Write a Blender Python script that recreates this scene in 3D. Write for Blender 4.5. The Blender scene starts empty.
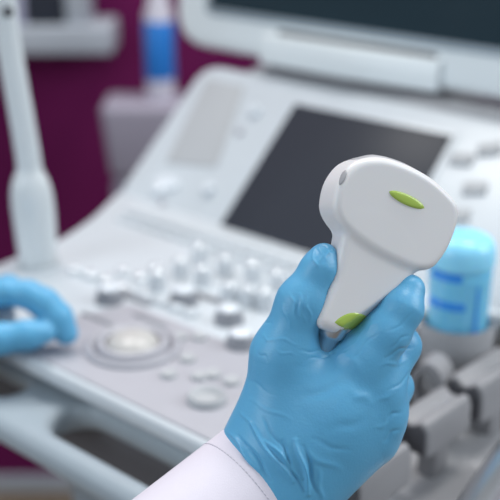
import bpy, bmesh, math, random
import numpy as np
from mathutils import Vector, Matrix
random.seed(7)
R = math.radians
SC = bpy.context.scene
COL = SC.collection

# ------------------------------------------------------------------ camera, world, lights, exposure
CAM_H = 1.20                      # camera height above the floor
DECK_H = 0.86                     # height of the control deck
PITCH = R(21.0)
YAW = R(48.0)                     # how far the console is turned from the line of sight
F = 1100.0                        # focal length in pixels of the 500 pixel frame
cam_d = bpy.data.cameras.new('camera')
cam = bpy.data.objects.new('camera', cam_d); COL.objects.link(cam)
cam.location = (0, 0, CAM_H)
cam.rotation_euler = (R(90) - PITCH, 0, 0)
cam_d.sensor_fit = 'HORIZONTAL'; cam_d.sensor_width = 36.0
cam_d.lens = F / 500 * 36.0
cam_d.clip_start = 0.02
cam_d.dof.use_dof = True
cam_d.dof.focus_distance = 0.497
cam_d.dof.aperture_fstop = 6.4
SC.camera = cam

W = bpy.data.worlds.new('world'); SC.world = W; W.use_nodes = True
bg = W.node_tree.nodes['Background']
bg.inputs['Color'].default_value = (0.80, 0.90, 1.0, 1)
bg.inputs['Strength'].default_value = 0.45

def area(name, loc, target, size, energy, color):
    d = bpy.data.lights.new(name, 'AREA'); d.shape = 'RECTANGLE'
    d.size, d.size_y = size; d.energy = energy; d.color = color
    o = bpy.data.objects.new(name, d); COL.objects.link(o)
    o.location = loc
    o.rotation_euler = (Vector(target) - Vector(loc)).to_track_quat('-Z', 'Y').to_euler()
    return o
area('ceiling_panel_light', (-0.45, 1.35, 2.7), (-0.2, 0.9, 0.8), (0.45, 0.45), 20, (1.0, 0.98, 0.95))
area('ceiling_panel_light', (0.55, 1.15, 2.7), (0.2, 0.6, 1.0), (0.45, 0.45), 20, (1.0, 0.98, 0.95))
area('side_fill_light', (-1.6, -0.35, 1.75), (0.0, 0.8, 1.0), (0.9, 1.2), 17, (0.86, 0.94, 1.0))  # unseen soft light from the left, added to brighten the monitor front
area('side_fill_light', (1.7, 0.55, 2.0), (0.0, 0.5, 1.1), (0.9, 1.1), 27, (0.92, 0.97, 1.0))  # unseen light from the right, added to brighten the index finger's side
area('camera_fill_light', (0.25, -0.9, 2.2), (0.05, 0.5, 1.1), (0.7, 0.5), 2.5, (1.0, 0.96, 0.92))  # weak unseen fill added behind the camera

SC.view_settings.view_transform = 'Standard'
SC.view_settings.look = 'None'
SC.view_settings.gamma = 1.0
SC.view_settings.exposure = -0.16
SC.view_settings.use_curve_mapping = False
try:
    SC.cycles.use_denoising = True
    SC.cycles.denoiser = 'OPENIMAGEDENOISE'
except Exception:
    pass

# ------------------------------------------------------------------ where things are
cP, sP = math.cos(PITCH), math.sin(PITCH)
CAM = np.array([0, 0, CAM_H])
RIGHT = np.array([1.0, 0, 0]); UP = np.array([0, sP, cP]); FWD = np.array([0, cP, -sP])
def ray(x, y):
    return RIGHT * (x - 250) / F + UP * (250 - y) / F + FWD
def on_z(x, y, z):
    d = ray(x, y); return CAM + d * (z - CAM_H) / d[2]
def on_y(x, y, wy):
    d = ray(x, y); return CAM + d * wy / d[1]
XM = np.array([math.sin(YAW), -math.cos(YAW), 0]); YM = np.array([math.cos(YAW), math.sin(YAW), 0])
O_DECK = on_z(133, 350, DECK_H)
M_LOC = (O_DECK[0], O_DECK[1], 0.0); M_ROT = YAW - R(90)
def deck_at(x, y, z=0.0):
    q = on_z(x, y, DECK_H + z) - O_DECK
    return float(q @ XM), float(q @ YM)
TILT = R(42.0); FOLD_Y = 0.23
def panel_at(x, y):
    o = O_DECK + FOLD_Y * YM
    n = -math.sin(TILT) * YM + math.cos(TILT) * np.array([0, 0, 1.0])
    d = ray(x, y); t = ((o - CAM) @ n) / (d @ n)
    q = CAM + d * t - o
    return float(q @ XM), float(q @ YM) / math.cos(TILT)

# ------------------------------------------------------------------ materials
def mat(name, col, rough=0.5, metal=0.0, spec=0.5, coat=0.0, trans=0.0, sss=0.0, noise=0.0, nscale=60.0, bump=0.0, bscale=200.0, emit=0.0, ior=1.45):
    m = bpy.data.materials.new(name); m.use_nodes = True
    nt = m.node_tree; b = nt.nodes['Principled BSDF']
    b.inputs['Base Color'].default_value = (*col, 1)
    b.inputs['Roughness'].default_value = rough
    b.inputs['Metallic'].default_value = metal
    b.inputs['Specular IOR Level'].default_value = spec
    b.inputs['Coat Weight'].default_value = coat
    b.inputs['Transmission Weight'].default_value = trans
    b.inputs['IOR'].default_value = ior
    if sss:
        b.inputs['Subsurface Weight'].default_value = sss
        b.inputs['Subsurface Radius'].default_value = (0.3, 0.6, 1.0)
        b.inputs['Subsurface Scale'].default_value = 0.004
    if emit:
        b.inputs['Emission Color'].default_value = (*col, 1); b.inputs['Emission Strength'].default_value = emit
    tc = nt.nodes.new('ShaderNodeTexCoord')
    if noise:
        n = nt.nodes.new('ShaderNodeTexNoise'); n.inputs['Scale'].default_value = nscale; n.inputs['Detail'].default_value = 4
        nt.links.new(tc.outputs['Object'], n.inputs['Vector'])
        r = nt.nodes.new('ShaderNodeMix'); r.data_type = 'RGBA'
        r.inputs['A'].default_value = (*[c * (1 - noise) for c in col], 1)
        r.inputs['B'].default_value = (*[min(1, c * (1 + noise)) for c in col], 1)
        nt.links.new(n.outputs['Fac'], r.inputs['Factor'])
        nt.links.new(r.outputs['Result'], b.inputs['Base Color'])
    if bump:
        n2 = nt.nodes.new('ShaderNodeTexNoise'); n2.inputs['Scale'].default_value = bscale; n2.inputs['Detail'].default_value = 3
        nt.links.new(tc.outputs['Object'], n2.inputs['Vector'])
        bp = nt.nodes.new('ShaderNodeBump'); bp.inputs['Strength'].default_value = bump; bp.inputs['Distance'].default_value = 0.001
        nt.links.new(n2.outputs['Fac'], bp.inputs['Height']); nt.links.new(bp.outputs['Normal'], b.inputs['Normal'])
    return m

M = dict(
    white=mat('console_white_plastic', (0.58, 0.625, 0.665), 0.32, noise=0.03),
    bezel=mat('monitor_white_plastic', (0.80, 0.85, 0.87), 0.3, noise=0.02),
    plate=mat('console_grey_plate', (0.41, 0.41, 0.45), 0.4, noise=0.04),
    lightgrey=mat('light_grey_plastic', (0.36, 0.365, 0.385), 0.45, noise=0.04),
    bluegrey=mat('blue_grey_plastic', (0.33, 0.385, 0.43), 0.4, noise=0.04),
    holder=mat('holder_grey_plastic', (0.26, 0.26, 0.275), 0.4, noise=0.05),
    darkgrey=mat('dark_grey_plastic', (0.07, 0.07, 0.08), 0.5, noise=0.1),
    black=mat('black_plastic', (0.02, 0.02, 0.024), 0.45),
    key=mat('white_key_plastic', (0.74, 0.79, 0.84), 0.10, coat=0.6),
    greykey=mat('grey_key_plastic', (0.27, 0.28, 0.31), 0.3),
    under=mat('underside_grey_plastic', (0.13, 0.13, 0.145), 0.5),
    dome=mat('glossy_button_plastic', (0.60, 0.64, 0.68), 0.06, coat=1.0, ior=2.2),
    cream=mat('cream_plastic', (0.50, 0.49, 0.475), 0.3),
    grille=mat('speaker_grey', (0.44, 0.455, 0.475), 0.5, noise=0.05, nscale=400),
    glass=mat('dark_display_glass', (0.042, 0.046, 0.058), 0.32, spec=0.08),
    screen=mat('monitor_screen_glass', (0.012, 0.030, 0.042), 0.2, spec=0.4),
    silver=mat('brushed_silver', (0.55, 0.57, 0.60), 0.28, metal=0.9),
    probe=mat('probe_housing_plastic', (0.71, 0.70, 0.71), 0.38, sss=0.1),
    lens=mat('acoustic_lens_rubber', (0.40, 0.40, 0.42), 0.45),
    slot=mat('probe_slot_grey', (0.33, 0.33, 0.35), 0.4),
    green=mat('lime_green_plastic', (0.37, 0.51, 0.085), 0.3, coat=0.3),
    glove=mat('blue_nitrile', (0.105, 0.375, 0.61), 0.40, sss=0.12, noise=0.04, nscale=60, bump=0.12, bscale=900),
    coat=mat('white_coat_cloth', (0.69, 0.65, 0.73), 0.8, noise=0.02, nscale=200, bump=0.12, bscale=1800),
    thread=mat('coat_thread', (0.60, 0.57, 0.64), 0.8),
    jar=mat('light_blue_clear_plastic', (0.22, 0.66, 0.95), 0.18, trans=0.2, sss=0.3),
    jarlid=mat('pale_cyan_plastic', (0.29, 0.71, 0.96), 0.25, sss=0.3),
    jarblue=mat('deep_blue_plastic', (0.035, 0.27, 0.80), 0.25),
    wand=mat('wand_white_plastic', (0.66, 0.70, 0.72), 0.22, coat=0.3),
    wall=mat('purple_wall_paint', (0.125, 0.008, 0.070), 0.8, spec=0.15, noise=0.08, nscale=6),
    floor=mat('tan_floor_vinyl', (0.21, 0.155, 0.105), 0.5, noise=0.12, nscale=5),
    shelf=mat('shelf_grey_laminate', (0.40, 0.43, 0.48), 0.5, noise=0.03),
    navy=mat('dark_navy_board', (0.02, 0.025, 0.04), 0.6),
    lilac=mat('pale_lilac_board', (0.42, 0.42, 0.56), 0.6),
    tray=mat('lilac_grey_plastic', (0.30, 0.275, 0.34), 0.45, noise=0.03),
    bottleblue=mat('bright_blue_label', (0.02, 0.19, 0.60), 0.3),
    bottlewhite=mat('milky_bottle_plastic', (0.60, 0.58, 0.66), 0.3),
    bottleclear=mat('mauve_clear_plastic', (0.25, 0.19, 0.28), 0.25),
)

# ------------------------------------------------------------------ helpers
def tag(o, label=None, cat=None, group=None, kind=None):
    for k, v in (('label', label), ('category', cat), ('group', group), ('kind', kind)):
        if v: o[k] = v
    return o
def empty(name, loc, rz=0.0, **kw):
    o = bpy.data.objects.new(name, None); COL.objects.link(o)
    o.location = loc; o.rotation_euler = (0, 0, rz); o.empty_display_size = 0.05
    return tag(o, **kw)
def link(name, bm, m, parent=None, smooth=True, loc=None, rz=None, matrix=None):
    me = bpy.data.meshes.new(name)
    bmesh.ops.recalc_face_normals(bm, faces=bm.faces)
    bm.to_mesh(me); bm.free()
    me.materials.append(M[m])
    if smooth:
        for p in me.polygons: p.use_smooth = True
        try: me.set_sharp_from_angle(angle=R(40))
        except Exception: pass
    o = bpy.data.objects.new(name, me); COL.objects.link(o)
    if parent: o.parent = parent
    if matrix is not None: o.matrix_local = matrix
    if loc is not None: o.location = loc
    if rz is not None: o.rotation_euler = (0, 0, rz)
    return o
def rbox(bm, c, s, bev=0.0, mtx=None, seg=3):
    r = bmesh.ops.create_cube(bm, size=1.0)
    vs = r['verts']
    bmesh.ops.scale(bm, vec=s, verts=vs)
    if bev:
        es = list({e for v in vs for e in v.link_edges})
        g = bmesh.ops.bevel(bm, geom=es, offset=min(bev, min(s) * 0.49), segments=seg, affect='EDGES', profile=0.5)
        vs = list({v for f in g['faces'] for v in f.verts} | {v for v in vs if v.is_valid})
    bmesh.ops.translate(bm, vec=c, verts=vs)
    if mtx is not None: bmesh.ops.transform(bm, matrix=mtx, verts=vs)
    return vs
def prism(bm, pts, z0, z1, bev=0.0, mtx=None, seg=3):
    vs = [bm.verts.new((x, y, z0)) for x, y in pts]
    f = bm.faces.new(vs)
    g = bmesh.ops.extrude_face_region(bm, geom=[f])
    top = [v for v in g['geom'] if isinstance(v, bmesh.types.BMVert)]
    bmesh.ops.translate(bm, vec=(0, 0, z1 - z0), verts=top)
    allv = vs + top
    if bev:
        es = [e for e in {e for v in allv for e in v.link_edges} if (e.verts[0] in top) == (e.verts[1] in top)]
        g = bmesh.ops.bevel(bm, geom=es, offset=bev, segments=seg, affect='EDGES', profile=0.5)
        allv = list({v for fc in g['faces'] for v in fc.verts} | {v for v in allv if v.is_valid})
    if mtx is not None: bmesh.ops.transform(bm, matrix=mtx, verts=allv)
    return allv
def round_poly(pts, r, n=5):
    out = []; k = len(pts)
    for i in range(k):
        p = Vector(pts[i]); a = Vector(pts[i - 1]); b = Vector(pts[(i + 1) % k])
        da = (a - p); db = (b - p); rr = min(r, da.length * 0.45, db.length * 0.45)
        p0 = p + da.normalized() * rr; p1 = p + db.normalized() * rr
        for j in range(n + 1):
            t = j / n; q = p0 * (1 - t) ** 2 + p * 2 * t * (1 - t) + p1 * t * t
            out.append((q.x, q.y))
    return out
def lathe(bm, prof, c=(0, 0, 0), n=32, mtx=None, close=True):
    rings = []; made = []
    for r, z in prof:
        if r < 1e-6:
            v = bm.verts.new((c[0], c[1], c[2] + z)); rings.append([v]); made.append(v)
        else:
            ring = [bm.verts.new((c[0] + r * math.cos(2 * math.pi * i / n), c[1] + r * math.sin(2 * math.pi * i / n), c[2] + z)) for i in range(n)]
            rings.append(ring); made += ring
    for a, b in zip(rings, rings[1:]):
        for i in range(n):
            j = (i + 1) % n
            if len(a) == 1 and len(b) == 1: continue
            if len(a) == 1: bm.faces.new((a[0], b[j], b[i]))
            elif len(b) == 1: bm.faces.new((a[i], a[j], b[0]))
            else: bm.faces.new((a[i], a[j], b[j], b[i]))
    if close:
        if len(rings[0]) > 1: bm.faces.new(rings[0][::-1])
        if len(rings[-1]) > 1: bm.faces.new(rings[-1])
    if mtx is not None: bmesh.ops.transform(bm, matrix=mtx, verts=made)
    return made
def catmull(pts, n=8):
    P = [np.array(p, float) for p in pts]; P = [2 * P[0] - P[1]] + P + [2 * P[-1] - P[-2]]
    out = []
    for i in range(1, len(P) - 2):
        for j in range(n):
            t = j / n
            out.append(0.5 * (2 * P[i] + (P[i + 1] - P[i - 1]) * t + (2 * P[i - 1] - 5 * P[i] + 4 * P[i + 1] - P[i + 2]) * t * t + (3 * P[i] - P[i - 1] - 3 * P[i + 1] + P[i + 2]) * t ** 3))
    out.append(P[-2]); return out
def tube(bm, pts, rad, n=14, flat=1.0, ref=(0, 0, 1)):
    pts = [Vector(p) for p in pts]
    rads = rad if hasattr(rad, '__len__') else [rad] * len(pts)
    rings = []
    for i, p in enumerate(pts):
        t = (pts[min(i + 1, len(pts) - 1)] - pts[max(i - 1, 0)]).normalized()
        a = t.cross(Vector(ref))
        if a.length < 1e-4: a = t.cross(Vector((1, 0, 0)))
        a.normalize(); b = t.cross(a)
        rings.append([bm.verts.new(p + (a * math.cos(2 * math.pi * k / n) + b * flat * math.sin(2 * math.pi * k / n)) * rads[i]) for k in range(n)])
    for A, B in zip(rings, rings[1:]):
        for k in range(n): bm.faces.new((A[k], A[(k + 1) % n], B[(k + 1) % n], B[k]))
    bm.faces.new(rings[0][::-1]); bm.faces.new(rings[-1])

# signed distance fields meshed with surface nets
def cone(p, a, b, ra, rb):
    a = np.asarray(a, np.float32); b = np.asarray(b, np.float32); ab = b - a
    d = p - a; t = np.clip((d @ ab) / float(ab @ ab), 0, 1)
    d = d - t[..., None] * ab
    return np.sqrt((d * d).sum(-1)) - (ra + t * (rb - ra))
def smin(a, b, k):
    h = np.maximum(k - np.abs(a - b), 0) / k
    return np.minimum(a, b) - h * h * k * 0.25
def smax(a, b, k): return -smin(-a, -b, k)
def poly_sdf(x, y, poly):
    d = np.full(x.shape, 1e9, np.float32); s = np.ones(x.shape, np.float32); n = len(poly)
    for i in range(n):
        ax, ay = poly[i]; bx, by = poly[i - 1]
        ex, ey = bx - ax, by - ay; wx, wy = x - ax, y - ay
        t = np.clip((wx * ex + wy * ey) / (ex * ex + ey * ey), 0, 1)
        d = np.minimum(d, (wx - ex * t) ** 2 + (wy - ey * t) ** 2)
        c1 = y >= ay; c2 = y < by; c3 = ex * wy > ey * wx
        s = np.where((c1 & c2 & c3) | (~c1 & ~c2 & ~c3), -s, s)
    return s * np.sqrt(d)
def surface_nets(fn, lo, hi, h, smooth=1):
    lo = np.array(lo, float); hi = np.array(hi, float)
    n = np.ceil((hi - lo) / h).astype(int) + 1
    ax = [lo[i] + h * np.arange(n[i]) for i in range(3)]
    # look on a coarse lattice first, then only near the surface
    C = 4; nb = (n + C - 1) // C
    cg = np.stack(np.meshgrid(*[lo[i] + h * (C * np.arange(nb[i]) + (C - 1) / 2) for i in range(3)], indexing='ij'), -1).astype(np.float32)
    cv = fn(cg).astype(np.float32)
    V = np.repeat(np.repeat(np.repeat(cv, C, 0), C, 1), C, 2)[:n[0], :n[1], :n[2]].copy()
    near = np.argwhere(np.abs(cv) < h * C * 1.3)
    off = np.stack(np.meshgrid(*[np.arange(C)] * 3, indexing='ij'), -1).reshape(-1, 3)
    I = (near[:, None, :] * C + off[None]).reshape(-1, 3)
    I = I[(I < n).all(1)]
    V[tuple(I.T)] = fn((lo + h * I).astype(np.float32))
    ins = V < 0
    nc = n - 1
    cnt = np.zeros(nc, np.int16)
    for dx in (0, 1):
        for dy in (0, 1):
            for dz in (0, 1):
                cnt += ins[dx:nc[0] + dx, dy:nc[1] + dy, dz:nc[2] + dz]
    act = (cnt > 0) & (cnt < 8)
    idx = -np.ones(nc, np.int64); cells = np.argwhere(act); idx[act] = np.arange(len(cells))
    acc = np.zeros((len(cells), 3)); k = np.zeros(len(cells))
    corners = [(a, b, c) for a in (0, 1) for b in (0, 1) for c in (0, 1)]
    for c0 in corners:
        for axis in range(3):
            if c0[axis]: continue
            c1 = list(c0); c1[axis] = 1
            a = V[tuple((cells + c0).T)]; b = V[tuple((cells + c1).T)]
            m = (a < 0) != (b < 0)
            t = np.where(m, a / np.where(m, a - b, 1), 0)
            pt = np.tile(np.array(c0, float), (len(cells), 1)); pt[:, axis] += t
            acc[m] += pt[m]; k[m] += 1
    verts = lo + h * (cells + acc / k[:, None])
    quads = []
    for axis in range(3):
        u, w = (axis + 1) % 3, (axis + 2) % 3
        sl0 = [slice(None)] * 3; sl1 = [slice(None)] * 3
        sl0[axis] = slice(0, n[axis] - 1); sl1[axis] = slice(1, n[axis])
        e = ins[tuple(sl0)] != ins[tuple(sl1)]
        E = np.argwhere(e)
        E = E[(E[:, u] > 0) & (E[:, w] > 0) & (E[:, u] < n[u] - 1) & (E[:, w] < n[w] - 1)]
        flip = ins[tuple(E.T)]
        du = np.zeros(3, int); du[u] = 1; dw = np.zeros(3, int); dw[w] = 1
        q = np.stack([idx[tuple((E - du - dw).T)], idx[tuple((E - dw).T)], idx[tuple(E.T)], idx[tuple((E - du).T)]], 1)
        q[~flip] = q[~flip][:, ::-1]
        quads.append(q)
    quads = np.concatenate(quads)
    for _ in range(smooth):
        ia = np.concatenate([quads[:, i] for i in range(4) for j in (1, 3)]); ib = np.concatenate([quads[:, (i + j) % 4] for i in range(4) for j in (1, 3)])
        c = np.bincount(ia, minlength=len(verts)); s = np.stack([np.bincount(ia, verts[ib, d], len(verts)) for d in range(3)], 1)
        verts = 0.4 * verts + 0.6 * s / np.maximum(c, 1)[:, None]
    return verts, quads
def vert_normals(v, q):
    n = np.cross(v[q[:, 2]] - v[q[:, 0]], v[q[:, 3]] - v[q[:, 1]])
    N = np.zeros_like(v)
    for d in range(3): N[:, d] = sum(np.bincount(q[:, i], n[:, d], len(v)) for i in range(4))
    return N / np.maximum(np.linalg.norm(N, axis=1), 1e-12)[:, None]
def mesh_obj(name, v, q, m, parent=None):
    me = bpy.data.meshes.new(name)
    me.from_pydata(v.tolist(), [], q.tolist()); me.update()
    me.materials.append(M[m])
    for p in me.polygons: p.use_smooth = True
    o = bpy.data.objects.new(name, me); COL.objects.link(o)
    if parent: o.parent = parent
    return o

# ------------------------------------------------------------------ the room
WALL_Y = 1.83
bm = bmesh.new(); rbox(bm, (0, 0.7, -0.05), (5.0, 3.6, 0.1)); tag(link('floor', bm, 'floor', smooth=False), kind='structure')
bm = bmesh.new(); rbox(bm, (0, WALL_Y + 0.06, 1.3), (5.0, 0.12, 2.6)); tag(link('wall_back', bm, 'wall', smooth=False), kind='structure')

bm = bmesh.new(); rbox(bm, (0, WALL_Y - 0.006, 0.017), (5.0, 0.012, 0.034), 0.003); tag(link('baseboard_back', bm, 'shelf', smooth=False), kind='structure')

# ------------------------------------------------------------------ ultrasound machine
mach = empty('ultrasound_machine', M_LOC, M_ROT,
             label='white wheeled ultrasound console with control deck, touchscreen panel and dark monitor', cat='ultrasound machine')
UPM = Matrix.Translation((0, 0, DECK_H))          # parts are laid out with the deck surface at zero
def part(name, bm, m, parent=None, **kw):
    o = link(name, bm, m, parent or mach, matrix=UPM if parent is None else None, **kw)
    return o

# control deck
bm = bmesh.new()
outline = [(0.150, -0.057), (0.122, 0.09), (0.122, 0.205), (0.185, 0.242), (-0.285, 0.245), (-0.262, 0.205), (-0.238, 0.165), (-0.213, 0.105), (-0.205, 0.03), (-0.203, -0.057)]
prism(bm, round_poly(outline, 0.02), -0.013, 0.0, 0.004)
deck = part('control_deck', bm, 'white')
bm = bmesh.new()
prism(bm, round_poly([(0.14, -0.0525), (0.14, 0.052), (-0.062, 0.052), (-0.080, -0.0525)], 0.012), -0.002, 0.0015, 0.001)
link('trackball_plate', bm, 'plate', deck)
# trackball with two rings
bm = bmesh.new(); lathe(bm, [(0.0335, 0.001), (0.0335, 0.004), (0.031, 0.0062), (0.029, 0.0055), (0.0265, 0.002), (0.0265, 0.0005)], n=48, close=False)
link('outer_ring', bm, 'plate', deck)
bm = bmesh.new(); lathe(bm, [(0.0262, 0.0005), (0.0262, 0.0035), (0.0245, 0.0075), (0.022, 0.0085), (0.0195, 0.007), (0.0195, 0.001)], n=48, close=False)
link('inner_ring', bm, 'plate', deck)
bm = bmesh.new(); lathe(bm, [(0.019, 0.001)] + [(0.019 * math.cos(t), 0.003 + 0.0105 * math.sin(t)) for t in np.linspace(0.1, math.pi / 2 - 0.01, 9)] + [(0, 0.0135)], n=40)
link('trackball', bm, 'cream', deck)

def place(src, x, y, z=0.0, rz=0.0):
    c = src.copy(); COL.objects.link(c); c.parent = src.parent; c.location = (x, y, z); c.rotation_euler = (0, 0, rz); return c
# flat keys in rows
bm = bmesh.new(); rbox(bm, (0, 0, 0.0015), (0.0125, 0.0105, 0.005), 0.0016); key0 = link('key', bm, 'white', deck)
first = True
for r_, (y0, xs) in enumerate([(0.195, np.arange(-0.215, 0.06, 0.0158)), (0.178, np.arange(-0.208, 0.06, 0.0158)), (0.068, np.arange(-0.138, 0.0, 0.0158))]):
    for x in xs:
        if first: key0.location = (x, y0, 0); first = False
        else: place(key0, float(x), y0)
# domed shiny buttons
bm = bmesh.new(); lathe(bm, [(0.0062, 0), (0.0062, 0.0035), (0.0058, 0.0046), (0.0046, 0.0054), (0.0030, 0.0060), (0.0015, 0.0063), (0, 0.0064)], n=20); dome0 = link('push_button', bm, 'dome', deck)
spots = [(75, 268), (90, 273), (106, 279), (123, 270), (140, 276), (122, 285), (157, 266)]
for i, (px, py) in enumerate(spots):
    x, y = deck_at(px, py, 0.004)
    if i == 0: dome0.location = (x, y, 0)
    else: place(dome0, x, y)
# tall white knobs
bm = bmesh.new(); lathe(bm, [(0.0075, 0), (0.0072, 0.010), (0.0066, 0.0135), (0.0050, 0.0158), (0.0025, 0.0168), (0, 0.017)], n=24); knob0 = link('rotary_knob', bm, 'dome', deck)
for i, (px, py) in enumerate([(200, 258), (203, 280), (225, 270), (253, 276), (229, 297), (157, 285), (266, 304), (181, 272), (248, 300), (278, 285)]):
    x, y = deck_at(px, py, 0.004)
    if i == 0: knob0.location = (x, y, 0)
    else: place(knob0, x, y)
# wide dials with a grey skirt
bm = bmesh.new(); lathe(bm, [(0.0112, 0), (0.0112, 0.004), (0.0104, 0.006), (0.0096, 0.006), (0.0092, 0.0095), (0.0080, 0.011), (0, 0.0115)], n=28); dial0 = link('dial', bm, 'greykey', deck)
bm = bmesh.new(); lathe(bm, [(0.0084, 0.0108), (0.0082, 0.0122), (0.0068, 0.013), (0, 0.0132)], n=28); cap0 = link('dial_cap', bm, 'key', deck)
for i, (px, py) in enumerate([(110, 301), (184, 303), (229, 322), (241, 347)]):
    x, y = deck_at(px, py, 0.0)
    if i == 0: dial0.location = (x, y, 0); cap0.location = (x, y, 0)
    else: place(dial0, x, y); place(cap0, x, y)
# rocker sliders: dark strips between the key rows
bm = bmesh.new(); rbox(bm, (0, 0, 0.001), (0.034, 0.005, 0.003), 0.001); sl0 = link('slider_slot', bm, 'greykey', deck)
for i, (px, py) in enumerate([(135, 300), (98, 321), (150, 322), (212, 300)]):
    x, y = deck_at(px, py, 0.0)
    if i == 0: sl0.location = (x, y, 0)
    else: place(sl0, x, y)
# small buttons round the trackball
bm = bmesh.new(); lathe(bm, [(0.0058, 0), (0.0058, 0.0025), (0.005, 0.0036), (0.003, 0.0030), (0, 0.0028)], n=20); sb0 = link('small_button', bm, 'grille', deck)
for i, (px, py) in enumerate([(169, 378), (200, 340), (180, 340), (188, 362), (213, 378), (200, 380), (150, 335), (232, 385)]):
    x, y = deck_at(px, py, 0.0)
    if i == 0: sb0.location = (x, y, 0.001)
    else: place(sb0, x, y, 0.001)
bm = bmesh.new(); lathe(bm, [(0.0125, 0), (0.0125, 0.004), (0.0112, 0.0058), (0.0092, 0.0045), (0.0075, 0.002), (0, 0.0022)], n=32)
b = link('round_button', bm, 'grille', deck); x, y = deck_at(207, 403); b.location = (x, y, 0.001)
bm = bmesh.new(); lathe(bm, [(0.0085, 0), (0.0085, 0.013), (0.0075, 0.018), (0.0045, 0.020), (0, 0.0205)], n=28)
b = link('rotary_knob', bm, 'key', deck); x, y = deck_at(6, 330); b.location = (x, y, 0)

# front grip rail: a tray with two slots in front of the deck
TX0, TX1, TYF, TYB = -0.40, 0.20, -0.101, -0.03
def f_tray(p):
    x, y, z = p[..., 0], p[..., 1], p[..., 2]
    def rb(cx, cy, hx, hy, r):
        qx = np.abs(x - cx) - hx + r; qy = np.abs(y - cy) - hy + r
        return np.sqrt(np.maximum(qx, 0) ** 2 + np.maximum(qy, 0) ** 2) + np.minimum(np.maximum(qx, qy), 0) - r
    front = TYF + 0.25 * np.maximum(np.abs(x + 0.02) - 0.16, 0) ** 2 / 0.3
    d2 = rb(-0.10, (TYF + TYB) / 2, 0.30, (TYB - TYF) / 2, 0.03)
    dz = np.abs(z + 0.0325) - 0.0105
    r = 0.010
    qx = d2 + r; qz = dz + r
    body = np.sqrt(np.maximum(qx, 0) ** 2 + np.maximum(qz, 0) ** 2) + np.minimum(np.maximum(qx, qz), 0) - r
    s1 = rb(0.092, -0.0635, 0.092, 0.0185, 0.018); s2 = rb(-0.135, -0.0635, 0.086, 0.0185, 0.018)
    return smax(body, -np.minimum(s1, s2), 0.010)
v, q = surface_nets(f_tray, (-0.41, -0.125, -0.075), (0.215, -0.02, -0.012), 0.0028)
v[:, 2] += DECK_H
mesh_obj('grip_rail', v, q, 'bluegrey', mach)
bm = bmesh.new(); rbox(bm, (-0.035, 0.085, -0.049), (0.31, 0.25, 0.073), 0.004); part('deck_housing', bm, 'under')

# tilted touch panel
PT = Matrix.Translation((0, FOLD_Y, 0)) @ Matrix.Rotation(TILT, 4, 'X')
bm = bmesh.new()
prism(bm, round_poly([(0.215, -0.012), (0.215, 0.166), (-0.276, 0.170), (-0.279, -0.012)], 0.028, 7), -0.045, 0.0, 0.010, mtx=PT)
panel = part('touch_panel', bm, 'white')
bm = bmesh.new(); rbox(bm, (-0.0445, 0.0705, -0.001), (0.184, 0.149, 0.005), 0.0015, PT); link('display_bezel', bm, 'white', panel)
bm = bmesh.new(); rbox(bm, (-0.0445, 0.0692, 0.0012), (0.175, 0.1415, 0.0016), 0.0004, PT); link('touchscreen', bm, 'glass', panel)
bm = bmesh.new(); prism(bm, round_poly([(-0.176, 0.055), (-0.203, 0.149), (-0.256, 0.149), (-0.240, 0.045)], 0.006), -0.002, 0.0012, 0.0008, PT); link('speaker_grille', bm, 'grille', panel)
for px, py, rr, hh, mm in [(256, 112, 0.0062, 0.006, 'key'), (240, 132, 0.004, 0.003, 'plate'), (210, 190, 0.0065, 0.007, 'key'), (160, 190, 0.007, 0.006, 'key'), (163, 203, 0.004, 0.003, 'plate')]:
    x, s = panel_at(px, py)
    bm = bmesh.new(); lathe(bm, [(rr, 0), (rr, hh * .6), (rr * .75, hh * .9), (0, hh)], c=(x, s, 0), n=20, mtx=PT); link('panel_button', bm, mm, panel)
x, s = panel_at(168, 184)
bm = bmesh.new(); prism(bm, [(x + 0.016 * math.cos(t), s + 0.0075 * math.sin(t)) for t in np.linspace(0, 2 * math.pi, 24, endpoint=False)], -0.001, 0.0035, 0.001, PT); link('oval_button', bm, 'key', panel)
for px, py, a in [(462, 160, 10), (490, 150, 20), (475, 189, 15), (458, 216, 15)]:
    x, s = panel_at(px, py)
    bm = bmesh.new(); rbox(bm, (0, 0, 0.001), (0.021, 0.0125, 0.004), 0.0018, PT @ Matrix.Translation((x, s, 0)) @ Matrix.Rotation(R(a), 4, 'Z')); link('rocker_button', bm, 'grille', panel)
bm = bmesh.new()
prism(bm, [(0.245, -0.025), (0.345, 0.065), (0.362, 0.114), (0.410, 0.114), (0.410, -0.10), (0.245, -0.10)], -0.19, 0.26, 0.01, mtx=Matrix(((0, 0, 1, -0.03), (1, 0, 0, 0), (0, 1, 0, 0), (0, 0, 0, 1))))
part('panel_housing', bm, 'lightgrey')

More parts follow.
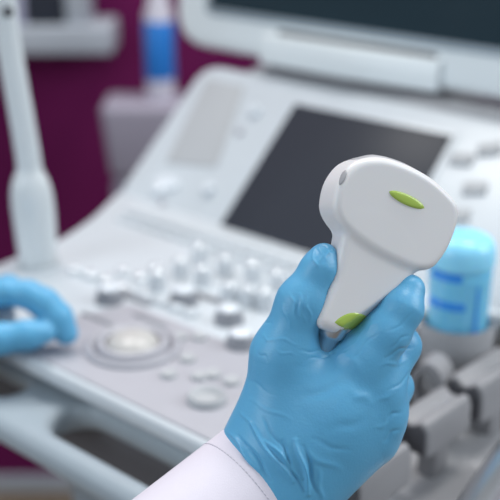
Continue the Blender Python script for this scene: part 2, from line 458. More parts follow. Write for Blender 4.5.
# monitor
MT = Matrix.Translation((-0.01, 0.372, 0.1225)) @ Matrix.Rotation(R(90 - 8), 4, 'X')      # local x across, y up the screen, z towards the operator
bm = bmesh.new()
prism(bm, round_poly([(0.30, 0.0), (0.30, 0.36), (-0.328, 0.36), (-0.328, 0.0)], 0.045, 8), -0.035, 0.0, 0.009, MT)
mon = part('monitor', bm, 'bezel')
bm = bmesh.new(); prism(bm, round_poly([(0.27, 0.035), (0.27, 0.335), (-0.283, 0.335), (-0.283, 0.035)], 0.012), -0.003, 0.0015, 0.001, MT); link('inner_bezel', bm, 'bluegrey', mon)
bm = bmesh.new(); rbox(bm, (-0.007, 0.1875, 0.001), (0.536, 0.289, 0.003), 0.001, MT); link('screen', bm, 'screen', mon)
bm = bmesh.new()
prism(bm, [(-0.192, 0.0), (-0.190, 0.014), (-0.184, 0.021), (-0.078, 0.023), (-0.068, 0.020), (-0.005, 0.009), (0.012, 0.007), (0.014, 0.0)], -0.003, 0.0255, 0.0025, MT @ Matrix(((1, 0, 0, 0), (0, 0, 1, 0), (0, 1, 0, 0), (0, 0, 0, 1))))
link('monitor_grip', bm, 'bezel', mon)
bm = bmesh.new(); rbox(bm, (-0.088, 0.0285, 0.0), (0.186, 0.0045, 0.002), 0.0008, MT); link('grip_shade_strip', bm, 'darkgrey', mon)  # flat dark strip painting the shaded gap above the grip
bm = bmesh.new(); tube(bm, [(-0.02, 0.42, 0.22), (-0.02, 0.44, 0.12), (-0.02, 0.41, 0.0), (-0.02, 0.36, -0.06)], 0.022); part('monitor_arm', bm, 'lightgrey')

# column, base and casters
bm = bmesh.new(); rbox(bm, (-0.02, 0.12, -0.42), (0.20, 0.20, 0.70), 0.02); part('column', bm, 'bluegrey')
bm = bmesh.new(); rbox(bm, (-0.02, 0.12, -0.77), (0.46, 0.50, 0.06), 0.025); base = part('base', bm, 'lightgrey')
for sx in (-1, 1):
    for sy in (-1, 1):
        bm = bmesh.new()
        lathe(bm, [(0, -0.015), (0.045, -0.015), (0.05, -0.008), (0.05, 0.008), (0.045, 0.015), (0, 0.015)], n=24, mtx=Matrix.Translation((-0.02 + sx * 0.18, 0.12 + sy * 0.20, -0.81)) @ Matrix.Rotation(R(90), 4, 'Y'))
        link('caster', bm, 'black', base)

# probe rack on the right side: a round cup and two open hooks on a bracket
bm = bmesh.new()
prism(bm, round_poly([(0.145, 0.00), (0.330, 0.00), (0.330, 0.21), (0.150, 0.21)], 0.02), -0.075, -0.055, 0.006)
rack = part('probe_rack', bm, 'lightgrey')
CUP = deck_at(456, 333, 0.0)
def ring_arc(bm, c, r0, r1, z0, z1, a0, a1, n=28):
    rows = []
    for i in range(n + 1):
        t = R(a0 + (a1 - a0) * i / n); cs, sn = math.cos(t), math.sin(t)
        rows.append([bm.verts.new((c[0] + r * cs, c[1] + r * sn, z)) for r, z in ((r0, z0), (r1, z0), (r1, z1), (r0, z1))])
    for A, B in zip(rows, rows[1:]):
        for k in range(4): bm.faces.new((A[k], A[(k + 1) % 4], B[(k + 1) % 4], B[k]))
    bm.faces.new(rows[0]); bm.faces.new(rows[-1][::-1])
bm = bmesh.new()
lathe(bm, [(0.0, -0.058), (0.0235, -0.058), (0.0262, -0.02), (0.0275, 0.0085), (0.0268, 0.0115), (0.0250, 0.0105), (0.0240, 0.0), (0.0225, -0.03), (0, -0.032)], c=(CUP[0], CUP[1], 0), n=48)
link('round_cup', bm, 'lightgrey', rack)
def holder_bar(px, py, z, L, wd, hh):
    # a saddle-topped bar that runs away from the operator, with a dark end face and a post below
    c = deck_at(px, py, z)
    prof = [(-0.5, -0.15), (-0.42, 0.12), (-0.28, 0.2), (-0.1, 0.02), (0.1, 0.02), (0.28, 0.2), (0.42, 0.12), (0.5, -0.15), (0.5, -1.0), (-0.5, -1.0)]
    mx = Matrix(((1, 0, 0, 0), (0, 0, 1, 0), (0, 1, 0, 0), (0, 0, 0, 1)))
    bm = bmesh.new(); prism(bm, [(u * wd, w * hh) for u, w in prof], 0.0, L, 0.0025, mx)
    rbox(bm, (0, L * 0.55, -hh - 0.014), (wd * 0.55, 0.018, 0.040), 0.003)
    o = link('holder_bar', bm, 'holder', rack); o.location = (c[0], c[1], z)
    bm = bmesh.new(); prism(bm, [(u * wd * 0.86, w * hh * 0.86 - 0.001) for u, w in prof], -0.0015, 0.001, 0.0006, mx)
    e = link('holder_end_cap', bm, 'darkgrey', rack); e.location = (c[0], c[1], z)
for args in [(411, 424, -0.008, 0.052, 0.026, 0.020), (465, 386, -0.008, 0.062, 0.028, 0.024), (343, 478, -0.008, 0.052, 0.026, 0.022), (519, 352, -0.008, 0.06, 0.028, 0.024)]: holder_bar(*args)
for px, py in [(432, 382), (372, 432)]:      # upright loops behind the bars
    c = deck_at(px, py, -0.014)
    bm = bmesh.new(); ring_arc(bm, (0, 0), 0.0085, 0.0125, -0.010, 0.010, 0, 360, 32)
    bmesh.ops.transform(bm, matrix=Matrix.Rotation(R(90), 4, 'X') @ Matrix.Diagonal((1, 1.45, 1, 1)), verts=bm.verts)
    o = link('holder_loop', bm, 'holder', rack); o.location = (c[0], c[1], -0.014); o.rotation_euler = (0, 0, R(12))
c0 = on_z(484, 512, DECK_H - 0.02); c1 = on_z(527, 446, DECK_H - 0.02)
bm = bmesh.new()
ML = lambda p: (float((p - O_DECK) @ XM), float((p - O_DECK) @ YM), float(p[2] - DECK_H))
a_, b_ = np.array(ML(c0)), np.array(ML(c1))
tube(bm, [a_ - (b_ - a_) * 0.9, a_, (a_ + b_) / 2, b_, b_ + (b_ - a_) * 0.5 + np.array([0, 0, -0.03])], 0.016, 20)
part('side_grip', bm, 'silver')

# ------------------------------------------------------------------ light blue jar in the round cup
jx = O_DECK + CUP[0] * XM + CUP[1] * YM
jar = empty('plastic_jar', (jx[0], jx[1], DECK_H - 0.0295), M_ROT, label='glossy light blue plastic jar with deep blue slots standing in the round grey cup', cat='jar')
bm = bmesh.new()
lathe(bm, [(0.0, 0.0), (0.0205, 0.0), (0.0215, 0.002), (0.0218, 0.045), (0.0225, 0.076), (0.0228, 0.080), (0.0215, 0.082), (0.0215, 0.084)], n=48); link('jar_body', bm, 'jar', jar)
bm = bmesh.new()
lathe(bm, [(0.0215, 0.084), (0.0236, 0.085), (0.0238, 0.089), (0.0232, 0.097), (0.0205, 0.1025), (0.0150, 0.1055), (0.007, 0.1065), (0.0, 0.107)], n=48); link('jar_lid', bm, 'jarlid', jar)
view = math.atan2(-jx[1], -jx[0]) - M_ROT
for (da, z, wd) in [(-26, 0.080, 30), (-24, 0.059, 36)]:
    bm = bmesh.new(); ring_arc(bm, (0, 0), 0.0205, 0.0232, z - 0.0028, z + 0.0028, math.degrees(view) + da - wd, math.degrees(view) + da + wd, 16); link('blue_slot', bm, 'jarblue', jar)
bm = bmesh.new(); ring_arc(bm, (0, 0), 0.0205, 0.0230, 0.034, 0.074, math.degrees(view) + 33, math.degrees(view) + 37, 4); link('side_rib', bm, 'jarblue', jar)

# ------------------------------------------------------------------ frame for things held close to the lens: pixels at a distance, with depth towards the camera
class Frame:
    def __init__(s, D): s.D = D; s.S = F / D; s.o = CAM + FWD * D
    def pt(s, x, y, z):                       # seen at (x, y), z units nearer than D  ->  coordinates of the frame
        k = (s.D - z / s.S) / s.D
        return np.array([(x - 250) * k, (250 - y) * k, z])
    def world(s, p):
        p = np.asarray(p, float) / s.S
        return s.o + p[..., 0:1] * RIGHT + p[..., 1:2] * UP - p[..., 2:3] * FWD
FR = Frame(0.50)

# ------------------------------------------------------------------ ultrasound probe in the right hand
nrm = np.array([0.36, -0.03, 0.93]); nrm /= np.linalg.norm(nrm)
e1 = np.array([nrm[2], 0, -nrm[0]]); e1 /= np.linalg.norm(e1); e2 = np.cross(nrm, e1)
Q0 = FR.pt(395, 213, 2)
def face_uv(pts, back=0.0):
    out = []
    for x, y in pts:
        # the pixel's line of sight meets the plane that lies BACK behind the front face
        d = ray(x, y); d = np.array([d @ RIGHT, d @ UP, -(d @ FWD)]); c = np.array([0, 0, FR.D * FR.S])
        o = Q0 - nrm * back; t = ((o - c) @ nrm) / (d @ nrm); p = c + d * t - Q0
        out.append((float(p @ e1), float(p @ e2)))
    return out
def smooth_loop(pts, n=4):
    P = [np.array(p) for p in pts]; k = len(P); out = []
    for i in range(k):
        a, b, c, d = P[i - 1], P[i], P[(i + 1) % k], P[(i + 2) % k]
        for j in range(n):
            t = j / n; out.append(tuple(0.5 * (2 * b + (c - a) * t + (2 * a - 5 * b + 4 * c - d) * t * t + (3 * b - a - 3 * c + d) * t ** 3)))
    return out
HEAD = smooth_loop(face_uv([(352, 165), (366, 158), (384, 157), (400, 161), (417, 168), (434, 178), (449, 191), (459, 203), (461, 214), (458, 229), (451, 247), (442, 261), (434, 268.5), (423, 271), (410, 268), (393, 260.5), (374, 250.5), (358, 239.5), (344, 227), (336, 212), (336, 197), (341, 180)]))
NECK = smooth_loop(face_uv([(346, 205), (343, 235), (333, 280), (318, 314), (319, 326), (330, 332), (348, 337), (364, 334), (380, 318), (402, 292), (420, 262), (405, 225), (375, 205)], 8), 3)
HT, NT = 22.0, 17.5
(fa, fb) = face_uv([(397, 287), (338, 329)], 6.0)
FA = fa; FD = np.array(fb) - np.array(fa); FD /= np.linalg.norm(FD); FN = (-FD[1], FD[0])
if FN[0] < 0: FN = (-FN[0], -FN[1])
def f_probe(p):
    d = p - Q0.astype(np.float32)
    u = d @ e1.astype(np.float32); w = d @ e2.astype(np.float32); t = d @ nrm.astype(np.float32) + HT
    def ext(d2, h, r):
        a = d2 + r; b = np.abs(t) - h + r
        return np.sqrt(np.maximum(a, 0) ** 2 + np.maximum(b, 0) ** 2) + np.minimum(np.maximum(a, b), 0) - r
    # the front face bulges a little
    head = ext(poly_sdf(u, w, HEAD), HT, 8.0)
    neck = ext(poly_sdf(u, w, NECK), NT, 10.0)
    # the handle's lower right edge is cut back by a flat facet
    face = (u - FA[0]) * FN[0] + (w - FA[1]) * FN[1]
    neck = smax(neck, 0.78 * face + 0.626 * (t - NT), 1.5)
    return smin(head, neck, 6.0)
probe_rt = empty('ultrasound_probe', FR.world(Q0 - nrm * HT).tolist(), label='white convex ultrasound probe with lime green marks held up in a blue gloved hand', cat='ultrasound probe')
def held(name, v, q, m, parent, origin):
    o = mesh_obj(name, FR.world(v) - np.array(origin), q, m, parent); return o
PO = probe_rt.location
lo = Q0 + (-105, -150, -90); hi = Q0 + (85, 75, 30)
v, q = surface_nets(f_probe, lo, hi, 1.25, 2)
held('probe_housing', v, q, 'probe', probe_rt, PO)
def march(xy):
    xy = np.asarray(xy, float); c = np.array([0, 0, FR.D * FR.S])
    d = np.stack([(xy[:, 0] - 250) / F, (250 - xy[:, 1]) / F, -np.ones(len(xy))], 1); d /= np.linalg.norm(d, axis=1)[:, None]
    t = np.full(len(xy), FR.D * FR.S - 120.0)
    for _ in range(50):
        t = np.minimum(t + f_probe((c + d * t[:, None]).astype(np.float32)) * 0.8, FR.D * FR.S + 90.0)
    P = c + d * t[:, None]
    return P, np.abs(f_probe(P.astype(np.float32))) < 0.6
def patch(name, outline, lift, m, n=6):
    """a thin raised plate with this outline, following the housing"""
    outline = np.array(outline); c = outline.mean(0); k = len(outline)
    for _ in range(10):                    # keep the rim on the housing
        hit = march(outline)[1]
        outline[~hit] = c + (outline[~hit] - c) * 0.93
    pts = march(np.concatenate([c + (outline - c) * (i / n) for i in range(n + 1)]))[0].reshape(n + 1, k, 3)
    rows = [[p + nrm * (lift * math.sqrt(max(0.0, 1 - (i / n) ** 3)) - (1.2 if i == n else 0)) for p in pts[i]] for i in range(n + 1)]
    v = [rows[0][0]]; q = []
    for r_ in rows[1:]: v += r_
    for j in range(k): q.append((0, 1 + j, 1 + (j + 1) % k))
    for i in range(n - 1):
        for j in range(k): q.append((1 + i * k + j, 1 + (i + 1) * k + j, 1 + (i + 1) * k + (j + 1) % k, 1 + i * k + (j + 1) % k))
    me = bpy.data.meshes.new(name); me.from_pydata((FR.world(np.array(v)) - np.array(PO)).tolist(), [], q)
    me.materials.append(M[m])
    bmx = bmesh.new(); bmx.from_mesh(me); bmesh.ops.recalc_face_normals(bmx, faces=bmx.faces); bmx.to_mesh(me); bmx.free()
    for p in me.polygons: p.use_smooth = True
    o = bpy.data.objects.new(name, me); COL.objects.link(o); o.parent = probe_rt; return o
def lens_shape(a, b, wd, n=12, pw=0.8):
    a, b = np.array(a, float), np.array(b, float); ax = b - a; L = np.linalg.norm(ax); ax /= L; pr = np.array([-ax[1], ax[0]])
    top = [a + ax * L * t + pr * wd * math.sin(math.pi * t) ** pw for t in np.linspace(0, 1, n)]
    bot = [a + ax * L * t - pr * wd * math.sin(math.pi * t) ** pw for t in np.linspace(1, 0, n)[1:-1]]
    return [tuple(x) for x in top + bot]
patch('green_marker', lens_shape((387.5, 190.8), (426, 208.8), 5.6, 14, 0.5), 2.2, 'green')
patch('green_marker', lens_shape((332.5, 322.5), (374, 320), 9.5), 1.2, 'green')
patch('side_slot', lens_shape((346.5, 169), (339, 186), 2.8, 12, 0.6), 1.3, 'slot')
# acoustic lens strip along the curved top edge
u0 = face_uv([(364, 158.5), (372, 156.8), (384, 156), (400, 160), (416, 167), (432, 177), (445, 189), (453, 199)])
bm = bmesh.new(); pts = []
for u, w in [tuple(x[:2]) for x in catmull([(a, b, 0) for a, b in u0], 5)]:
    pts.append(u * e1 + w * e2)
ctr = np.mean(pts, axis=0)
rows = []
for i, p in enumerate(pts):
    t = pts[min(i + 1, len(pts) - 1)] - pts[max(i - 1, 0)]; t /= np.linalg.norm(t)
    out = np.cross(nrm, t); out = out if out @ np.array([0, 1, 0]) > 0 else -out
    e = min(1.0, 3.0 * min(i, len(pts) - 1 - i) / (len(pts) - 1) + 0.15)
    prof = [(-8, -2.0), (-9.5, 0.2 * e), (-12, 1.2 * e), (-24, 2.6 * e), (-36, 1.4 * e), (-40, -2.0)]
    rows.append([bm.verts.new(((FR.world((Q0 + p + out * o_ + nrm * z_)[None])[0]) - np.array(PO)).tolist()) for z_, o_ in prof])
for A, B in zip(rows, rows[1:]):
    for k in range(6): bm.faces.new((A[k], A[(k + 1) % 6], B[(k + 1) % 6], B[k]))
bm.faces.new(rows[0]); bm.faces.new(rows[-1][::-1])
link('acoustic_lens', bm, 'lens', probe_rt)
# strain relief and cable
base_c = Q0 - nrm * HT + np.array(face_uv([(334, 325)], HT)[0]) @ np.stack([e1, e2])
down = np.array([-0.36, -0.86, -0.36]); down /= np.linalg.norm(down)
bm = bmesh.new(); sr = [base_c + down * k for k in (-4, 6, 10, 12, 26, 40)]
tube(bm, [(FR.world(p[None])[0] - np.array(PO)).tolist() for p in sr], [15 / FR.S, 14.5 / FR.S, 14 / FR.S, 12 / FR.S, 10 / FR.S, 7 / FR.S], 24)
link('strain_relief', bm, 'silver', probe_rt)
cable = catmull([sr[-2], sr[-1], FR.pt(310, 395, -92), FR.pt(300, 440, -112), FR.pt(285, 500, -118), FR.pt(262, 590, -120), FR.pt(240, 720, -120)], 8)
bm = bmesh.new(); tube(bm, [(FR.world(p[None])[0] - np.array(PO)).tolist() for p in cable], 5.5 / FR.S, 14); link('cable', bm, 'lightgrey', probe_rt)

# ------------------------------------------------------------------ person: gloved hands and coat sleeves
person = empty('person', (-0.30, -0.02, 0.0), label='person in white coat and blue gloves, one hand raising the probe', cat='person')
PL = np.array(person.location)
def grown(fr, name, fn, lo, hi, h, m, wr=(), parent=person, smooth=2):
    v, q = surface_nets(fn, lo, hi, h, smooth)
    if wr:
        N = vert_normals(v, q); cz = fr.D * fr.S
        k = (cz - v[:, 2]) / cz
        px = 250 + v[:, 0] / k; py = 250 - v[:, 1] / k
        facing = np.clip(N[:, 2] * 2.0, 0, 1); disp = np.zeros(len(v))
        for (x0, y0, x1, y1, wd, ht) in wr:
            ex, ey = x1 - x0, y1 - y0; L2 = ex * ex + ey * ey
            t = np.clip(((px - x0) * ex + (py - y0) * ey) / L2, 0, 1)
            wob = 1.5 * np.sin(t * 7 + x0)
            d = np.hypot(px - x0 - t * ex - wob * -ey / math.sqrt(L2), py - y0 - t * ey - wob * ex / math.sqrt(L2))
            disp += ht * np.exp(-(d / wd) ** 2) * (0.25 + 0.75 * np.sin(np.pi * np.clip(t, 0.02, 0.98)))
        v = v + N * (disp * facing)[:, None]
    return mesh_obj(name, fr.world(v) - PL, q, m, parent)

def chain(p, pts, k=8):
    d = None
    for (a, ra), (b, rb) in zip(pts, pts[1:]):
        c = cone(p, a, b, ra, rb); d = c if d is None else smin(d, c, k)
    return d
A = lambda x, y, z, r: (FR.pt(x, y, z).astype(np.float32), r)
WR = A(268, 476, -34, 54)
def f_glove(p):
    palm = chain(p, [A(215, 520, -22, 58), WR, A(328, 397, -22, 38), A(361, 358, -18, 28)])
    palm = smin(palm, chain(p, [A(280, 470, -36, 50), A(374, 388, -28, 28)]), 30)
    palm = smin(palm, chain(p, [A(285, 478, -40, 48), A(378, 415, -38, 27)]), 30)
    palm = smin(palm, chain(p, [A(272, 490, -40, 52), A(371, 439, -48, 25)]), 30)
    palm = smin(palm, cone(p, FR.pt(320, 420, -25), FR.pt(290, 440, -30), 44, 50), 30)
    thumb = chain(p, [A(282, 430, -30, 50), A(283.5, 355, -10, 31.5), A(301.5, 302, 2, 23), A(319.5, 268, 3, 16.5), A(324.5, 256, 1, 12.5)], 14)
    d = smin(palm, thumb, 26)
    idx = chain(p, [A(363, 359, -16, 27.5), A(385.5, 333, -12, 24.5), A(402, 308, -13, 21.5), A(410, 289.5, -18, 13.5), A(400, 284, -64, 14.5), A(356, 296, -80, 14)], 8)
    mid = chain(p, [A(376, 386, -28, 27), A(400, 346, -50, 21), A(378, 330, -92, 17), A(345, 340, -96, 14)], 8)
    rng = chain(p, [A(379, 413, -38, 26), A(394, 387, -66, 19.5), A(372, 368, -100, 16), A(345, 372, -106, 14)], 8)
    pky = chain(p, [A(372, 437, -50, 24), A(387, 424, -78, 17), A(362, 408, -106, 14), A(342, 410, -110, 12)], 8)
    fing = smin(smin(idx, mid, 5), smin(rng, pky, 5), 5)
    return smin(d, fing, 12)
wrinkles = [
    # long folds running out of the cuff
    (229, 432, 258, 470, 3.0, 3.0), (250, 424, 292, 482, 3.2, 3.4), (266, 440, 302, 478, 2.6, 2.6), (296, 440, 310, 494, 3.2, 3.6), (240, 410, 262, 440, 2.6, 1.2),
    (240, 436, 272, 480, 2.6, -2.6), (281, 442, 303, 492, 3.0, -2.6), (304, 446, 316, 492, 3.0, -2.2), (262, 418, 286, 452, 2.4, -1.4), (318, 470, 322, 500, 4.0, 1.2),
    # fold of the thumb web
    (291, 294, 297, 318, 2.2, 1.2), (299, 294, 304, 322, 2.2, 1.4), (307, 298, 310, 320, 2.0, 1.1), (283, 305, 291, 330, 2.2, 0.9),
    (300, 352, 326, 349, 1.6, -0.7), (305, 361, 336, 353, 1.6, -0.6), (262, 318, 270, 324, 1.8, -1.2), (272, 338, 300, 344, 2.0, 0.5),
    # loose tip of the thumb
    (312, 248, 317, 268, 1.8, 1.3), (321, 246, 321, 262, 1.6, 1.2), (329, 247, 326, 260, 1.5, 0.9), (316, 244, 334, 250, 1.4, -1.0),
    # knuckle creases
    (384, 357, 412, 346, 2.2, -1.0), (390, 347, 410, 334, 2.0, -0.7), (380, 366, 406, 361, 3.0, 0.7), (388, 333, 414, 314, 2.0, -0.5), (366, 331, 380, 320, 3.0, 0.4),
    (388, 392, 414, 371, 2.2, -0.8), (384, 421, 400, 411, 3.0, -1.1), (384, 440, 400, 428, 3.0, -0.9), (374, 404, 396, 390, 4.0, 0.6), (376, 428, 390, 420, 4.0, 0.7),
    (344, 352, 366, 330, 1.8, 0.5), (352, 358, 376, 334, 1.8, -0.5), (336, 360, 352, 346, 1.6, 0.5), (250, 400, 290, 420, 3.0, 0.6), (248, 380, 276, 396, 2.6, -0.5),
    (300, 450, 340, 470, 5.0, 0.8), (312, 440, 350, 452, 4.0, -0.6), (276, 350, 296, 356, 2.0, 0.5), (258, 352, 268, 360, 2.0, -0.8), (262, 336, 274, 342, 2.0, 0.6),
    (352, 392, 372, 402, 8.0, 1.2), (340, 350, 362, 372, 7.0, 1.0), (300, 400, 350, 380, 9.0, -1.2), (330, 430, 366, 420, 8.0, -0.8),
]
glove = grown(FR, 'glove', f_glove, (-130, -300, -140), (185, 25, 45), 1.15, 'glove', [(a, b, c, d, w * 0.62, h * 1.1) for a, b, c, d, w, h in wrinkles])
tag(glove, label='blue glove on the hand that grips the probe')

def sleeve(fr, name, c, axis, r0, r1, L, label, flat=0.92):
    ax = np.array(axis, float); ax /= np.linalg.norm(ax)
    a = np.cross(ax, [0, 0, 1.0]); a /= np.linalg.norm(a); b = np.cross(ax, a)
    n, m = 72, 60; rows = []; bm = bmesh.new(); rnd = random.Random(3)
    folds = [(rnd.uniform(0, 6.28), rnd.uniform(0.1, 0.9), rnd.uniform(0.4, 1.0)) for _ in range(14)]
    def ring(s, dr):
        out = []
        for k in range(n):
            t = 2 * math.pi * k / n; rr = r0 + (r1 - r0) * s
            w = 0.0
            for ph, sc, am in folds:
                dt = (t - ph - 2.0 * (s - sc) + math.pi) % (2 * math.pi) - math.pi
                w += am * 3.2 * math.exp(-(dt / 0.35) ** 2 - ((s - sc) / 0.16) ** 2) * min(1, s * 5)
            rr += w + dr
            p = np.array(c) + ax * (L * s) + (a * math.cos(t) + b * flat * math.sin(t)) * rr
            out.append(bm.verts.new((fr.world(p[None])[0] - PL).tolist()))
        return out
    rows = [ring(0.10, -5), ring(0.0, -5), ring(0.0, -2.4), ring(-0.004, -1.0), ring(0.0, 0.2)] + [ring(s, 0) for s in np.linspace(0.01, 1, m)]
    for A_, B_ in zip(rows, rows[1:]):
        for k in range(n): bm.faces.new((A_[k], A_[(k + 1) % n], B_[(k + 1) % n], B_[k]))
    o = link(name, bm, 'coat', person); tag(o, label=label)
    bm = bmesh.new()          # hem stitching: a row of small stitches round the cuff
    for k in range(90):
        t0, t1 = 2 * math.pi * k / 90, 2 * math.pi * (k + 0.6) / 90
        s = 0.20 * 118 / L; rr = r0 + (r1 - r0) * s + 0.3
        pp = [np.array(c) + ax * (L * s) + (a * math.cos(t) + b * flat * math.sin(t)) * rr for t in (t0, (t0 + t1) / 2, t1)]
        tube(bm, [(fr.world(p[None])[0] - PL).tolist() for p in pp], 0.55 / fr.S, 5)
    link('hem_stitching', bm, 'thread', o)
    return o
cc = FR.pt(262, 481, -34)
sleeve(FR, 'coat_sleeve', cc, (-0.78, -0.60, 0.42), 66, 92, 560, 'white coat sleeve below the hand with the probe')

# the other hand at the left end of the deck
FL = Frame(0.762)
B = lambda x, y, z, r: (FL.pt(x, y, z).astype(np.float32), r)
def f_left(p):
    palm = chain(p, [B(-190, 372, 30, 36), B(-120, 335, 10, 36), B(-45, 300, -6, 24)], 10)
    palm = smin(palm, chain(p, [B(-120, 345, 0, 34), B(-55, 318, -40, 22)]), 20)
    idx = chain(p, [B(-45, 300, -2, 21), B(5, 292, 6, 13), B(28, 294.5, 7, 13.4), B(45, 303, 7, 13.8), B(58, 317, 6, 13.8), B(66, 333, 4, 12.5)], 8)
    thm = chain(p, [B(-110, 358, 25, 26), B(-50, 346, 24, 19), B(0, 339, 22, 14.5), B(28, 335, 20, 13.5), B(44, 332, 17, 11.5)], 10)
    mid = chain(p, [B(-55, 305, -38, 19), B(8, 288, -34, 12), B(36, 300, -32, 12), B(50, 322, -28, 10.5)], 10)
    d = palm
    thm = smin(thm, cone(p, FL.pt(-120, 350, 10).astype(np.float32), FL.pt(-70, 330, 5).astype(np.float32), 30, 24), 14)
    return smin(smin(d, thm, 1.5), smin(smin(palm, idx, 8), mid, 6), 3)
g2 = grown(FL, 'glove', f_left, (-520, -170, -80), (-160, 10, 80), 2.2, 'glove',
           [(5, 284, 14, 300, 2.5, 1.2), (34, 318, 50, 330, 2, -0.8), (-5, 330, 6, 344, 2, 0.8), (44, 296, 36, 306, 2, -0.8)])
tag(g2, label='blue glove on the hand resting on the console')
sleeve(FL, 'coat_sleeve', FL.pt(-165, 360, 22), (-0.72, -0.42, 0.55), 48, 70, 400, 'white coat sleeve of the hand on the console')

# ------------------------------------------------------------------ slim wand standing at the left end of the deck
wx, wy = deck_at(38, 266)
wp = O_DECK + wx * XM + wy * YM
wand = empty('ultrasound_wand', (wp[0], wp[1], DECK_H), label='slim white wand with a thick rounded handle standing at left end of the console', cat='ultrasound probe')
WD = wp[1] * cP - (DECK_H - CAM_H) * sP
FW = Frame(WD)
WO = np.array(wand.location)
hand_pts = [(38.2, 265.6, 18.7), (37.2, 250, 19.6), (34.5, 222, 20.8), (32.3, 202, 21), (31, 189, 19.8), (30.2, 179, 17), (29.6, 171, 13.5), (29, 164, 11.5)]
bm = bmesh.new(); cs = catmull([(*on_y(x, y, wp[1]), r) for x, y, r in hand_pts], 5)
tube(bm, [(p[:3] - WO).tolist() for p in cs], [p[3] / FW.S for p in cs], 28, 0.9, ref=(0, 1, 0)); link('wand_handle', bm, 'wand', wand)
sh_pts = [(30, 172, 12.5), (27, 150, 12.2), (22, 120, 12.0), (15, 80, 11.8), (9, 45, 11.8), (5, 15, 12.0), (2, -20, 12.2), (0, -60, 12)]
bm = bmesh.new(); cs = catmull([(*on_y(x, y, wp[1]), r) for x, y, r in sh_pts], 5)
tube(bm, [(p[:3] - WO).tolist() for p in cs], [p[3] / FW.S for p in cs], 24, 0.9, ref=(0, 1, 0)); link('wand_shaft', bm, 'wand', wand)
bm = bmesh.new(); lathe(bm, [(0, 0), (5.0 / FW.S, 0), (5.0 / FW.S, 2.5 / FW.S), (3.2 / FW.S, 3 / FW.S), (0, 3 / FW.S)], n=18)
pb = on_y(8, 12, wp[1]); d_ = Vector((CAM - pb)).normalized(); pb = pb + np.array(d_) * (10.5 / FW.S)
o = link('wand_button', bm, 'darkgrey', wand); o.rotation_euler = d_.to_track_quat('Z', 'Y').to_euler(); o.location = pb - WO
bm = bmesh.new(); r_ = 20.5 / FW.S
lathe(bm, [(r_ * 1.0, -0.002), (r_ * 1.16, -0.002), (r_ * 1.16, 0.002), (r_ * 1.06, 0.0035), (r_ * 1.0, 0.002)], c=(wx, wy, 0), n=36, close=False); link('wand_socket', bm, 'white', deck)

# ------------------------------------------------------------------ things by the purple wall
SY = WALL_Y - 0.02
def box_px(x0, y0, x1, y1, wy):
    a = on_y(x0, y1, wy); b = on_y(x1, y0, wy); return a[0], a[2], b[0], b[2]
D_SH = 0.10
x0, z0, x1, z1 = box_px(-140, 26, 111, 55, WALL_Y - D_SH)
bm = bmesh.new(); rbox(bm, ((x0 + x1) / 2, WALL_Y - D_SH / 2, (z0 + z1) / 2), (x1 - x0, D_SH, z1 - z0), 0.004)
tag(link('wall_shelf', bm, 'shelf'), label='thick pale grey wall shelf on the purple wall', cat='shelf')
ztop = z1
def boxfile(px0, px1, h, d, m, name, label, cat, spine):
    a = on_y(px0, 25, WALL_Y - D_SH + 0.01)[0]; b = on_y(px1, 25, WALL_Y - D_SH + 0.01)[0]
    r = empty(name, ((a + b) / 2, WALL_Y - D_SH + 0.01 + d / 2, ztop), label=label, cat=cat)
    bm = bmesh.new(); rbox(bm, (0, 0, h / 2), (b - a - 0.002, d, h), 0.003); link('case', bm, m, r)
    bm = bmesh.new(); rbox(bm, (0, -d / 2, h * 0.6), ((b - a) * 0.6, 0.002, h * 0.3), 0.0008); link('spine_label', bm, spine, r)
boxfile(-20, 26, 0.20, 0.08, 'lilac', 'box_file', 'pale lilac box file at the left on the wall shelf', 'box file', 'shelf')
boxfile(26, 64, 0.22, 0.08, 'navy', 'box_file', 'dark navy box file between pale boxes on the wall shelf', 'box file', 'navy')
boxfile(65, 88, 0.20, 0.08, 'shelf', 'box_file', 'pale grey box file at right end of the wall shelf row', 'box file', 'shelf')

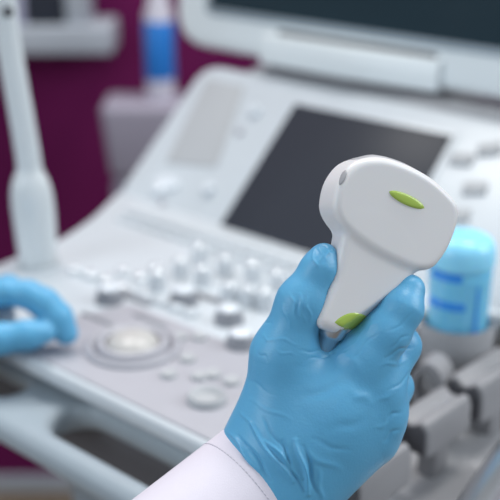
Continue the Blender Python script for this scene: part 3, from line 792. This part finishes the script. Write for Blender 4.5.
# lilac grey bin box on a pedestal, with a blue bottle on top
TY = 1.58
x0, z0, x1, z1 = box_px(102, 106, 222, 180, TY)
ctop = z1; cx = (x0 + x1) / 2; dep = 0.10; hw = (x1 - x0) / 2; hh = z1 - z0
stand = empty('pedestal_box', (cx, TY + dep / 2, 0), label='lilac grey rounded plastic box on a slim pedestal beside the console', cat='stand')
bm = bmesh.new()
vs = rbox(bm, (0, 0, 0), (2 * hw, dep, hh), 0.012, seg=4)
for v_ in bm.verts:
    k = 1 - 0.13 * (0.5 - v_.co.z / hh); v_.co.x *= k; v_.co.y *= k
bmesh.ops.translate(bm, vec=(0, 0, (z0 + z1) / 2), verts=bm.verts); link('box', bm, 'tray', stand)
bm = bmesh.new(); rbox(bm, (-0.02, 0, z0 / 2 + 0.008), (0.12, 0.07, z0 - 0.016), 0.02); link('pedestal', bm, 'tray', stand)
bm = bmesh.new(); rbox(bm, (0, 0, 0.015), (0.26, 0.22, 0.03), 0.01); link('foot_plate', bm, 'darkgrey', stand)
bx0, _, bx1, _ = box_px(146, 20, 174, 95, TY + 0.055)
br = (bx1 - bx0) / 2
bot = empty('spray_bottle', ((bx0 + bx1) / 2, TY + 0.055, ctop), label='tall bottle with bright blue wrap standing on the lilac grey box', cat='bottle')
hB = lambda y: float(on_y(160, y, TY + 0.055)[2] - ctop)
bm = bmesh.new(); lathe(bm, [(0, 0), (br * 0.92, 0), (br * 0.96, 0.004), (br * 0.96, hB(14)), (br * 0.7, hB(2)), (br * 0.62, hB(-20)), (br * 0.6, hB(-22)), (0, hB(-22))], n=32); link('bottle_body', bm, 'bottlewhite', bot)
bm = bmesh.new(); lathe(bm, [(br * 0.97, hB(78)), (br * 1.0, hB(77)), (br * 1.0, hB(21)), (br * 0.97, hB(20))], n=32, close=False); link('wrap_label', bm, 'bottleblue', bot)
bm = bmesh.new(); lathe(bm, [(0, hB(-23)), (br * 0.65, hB(-22)), (br * 0.65, hB(-60)), (0, hB(-62))], n=24); link('bottle_cap', bm, 'bottleclear', bot)
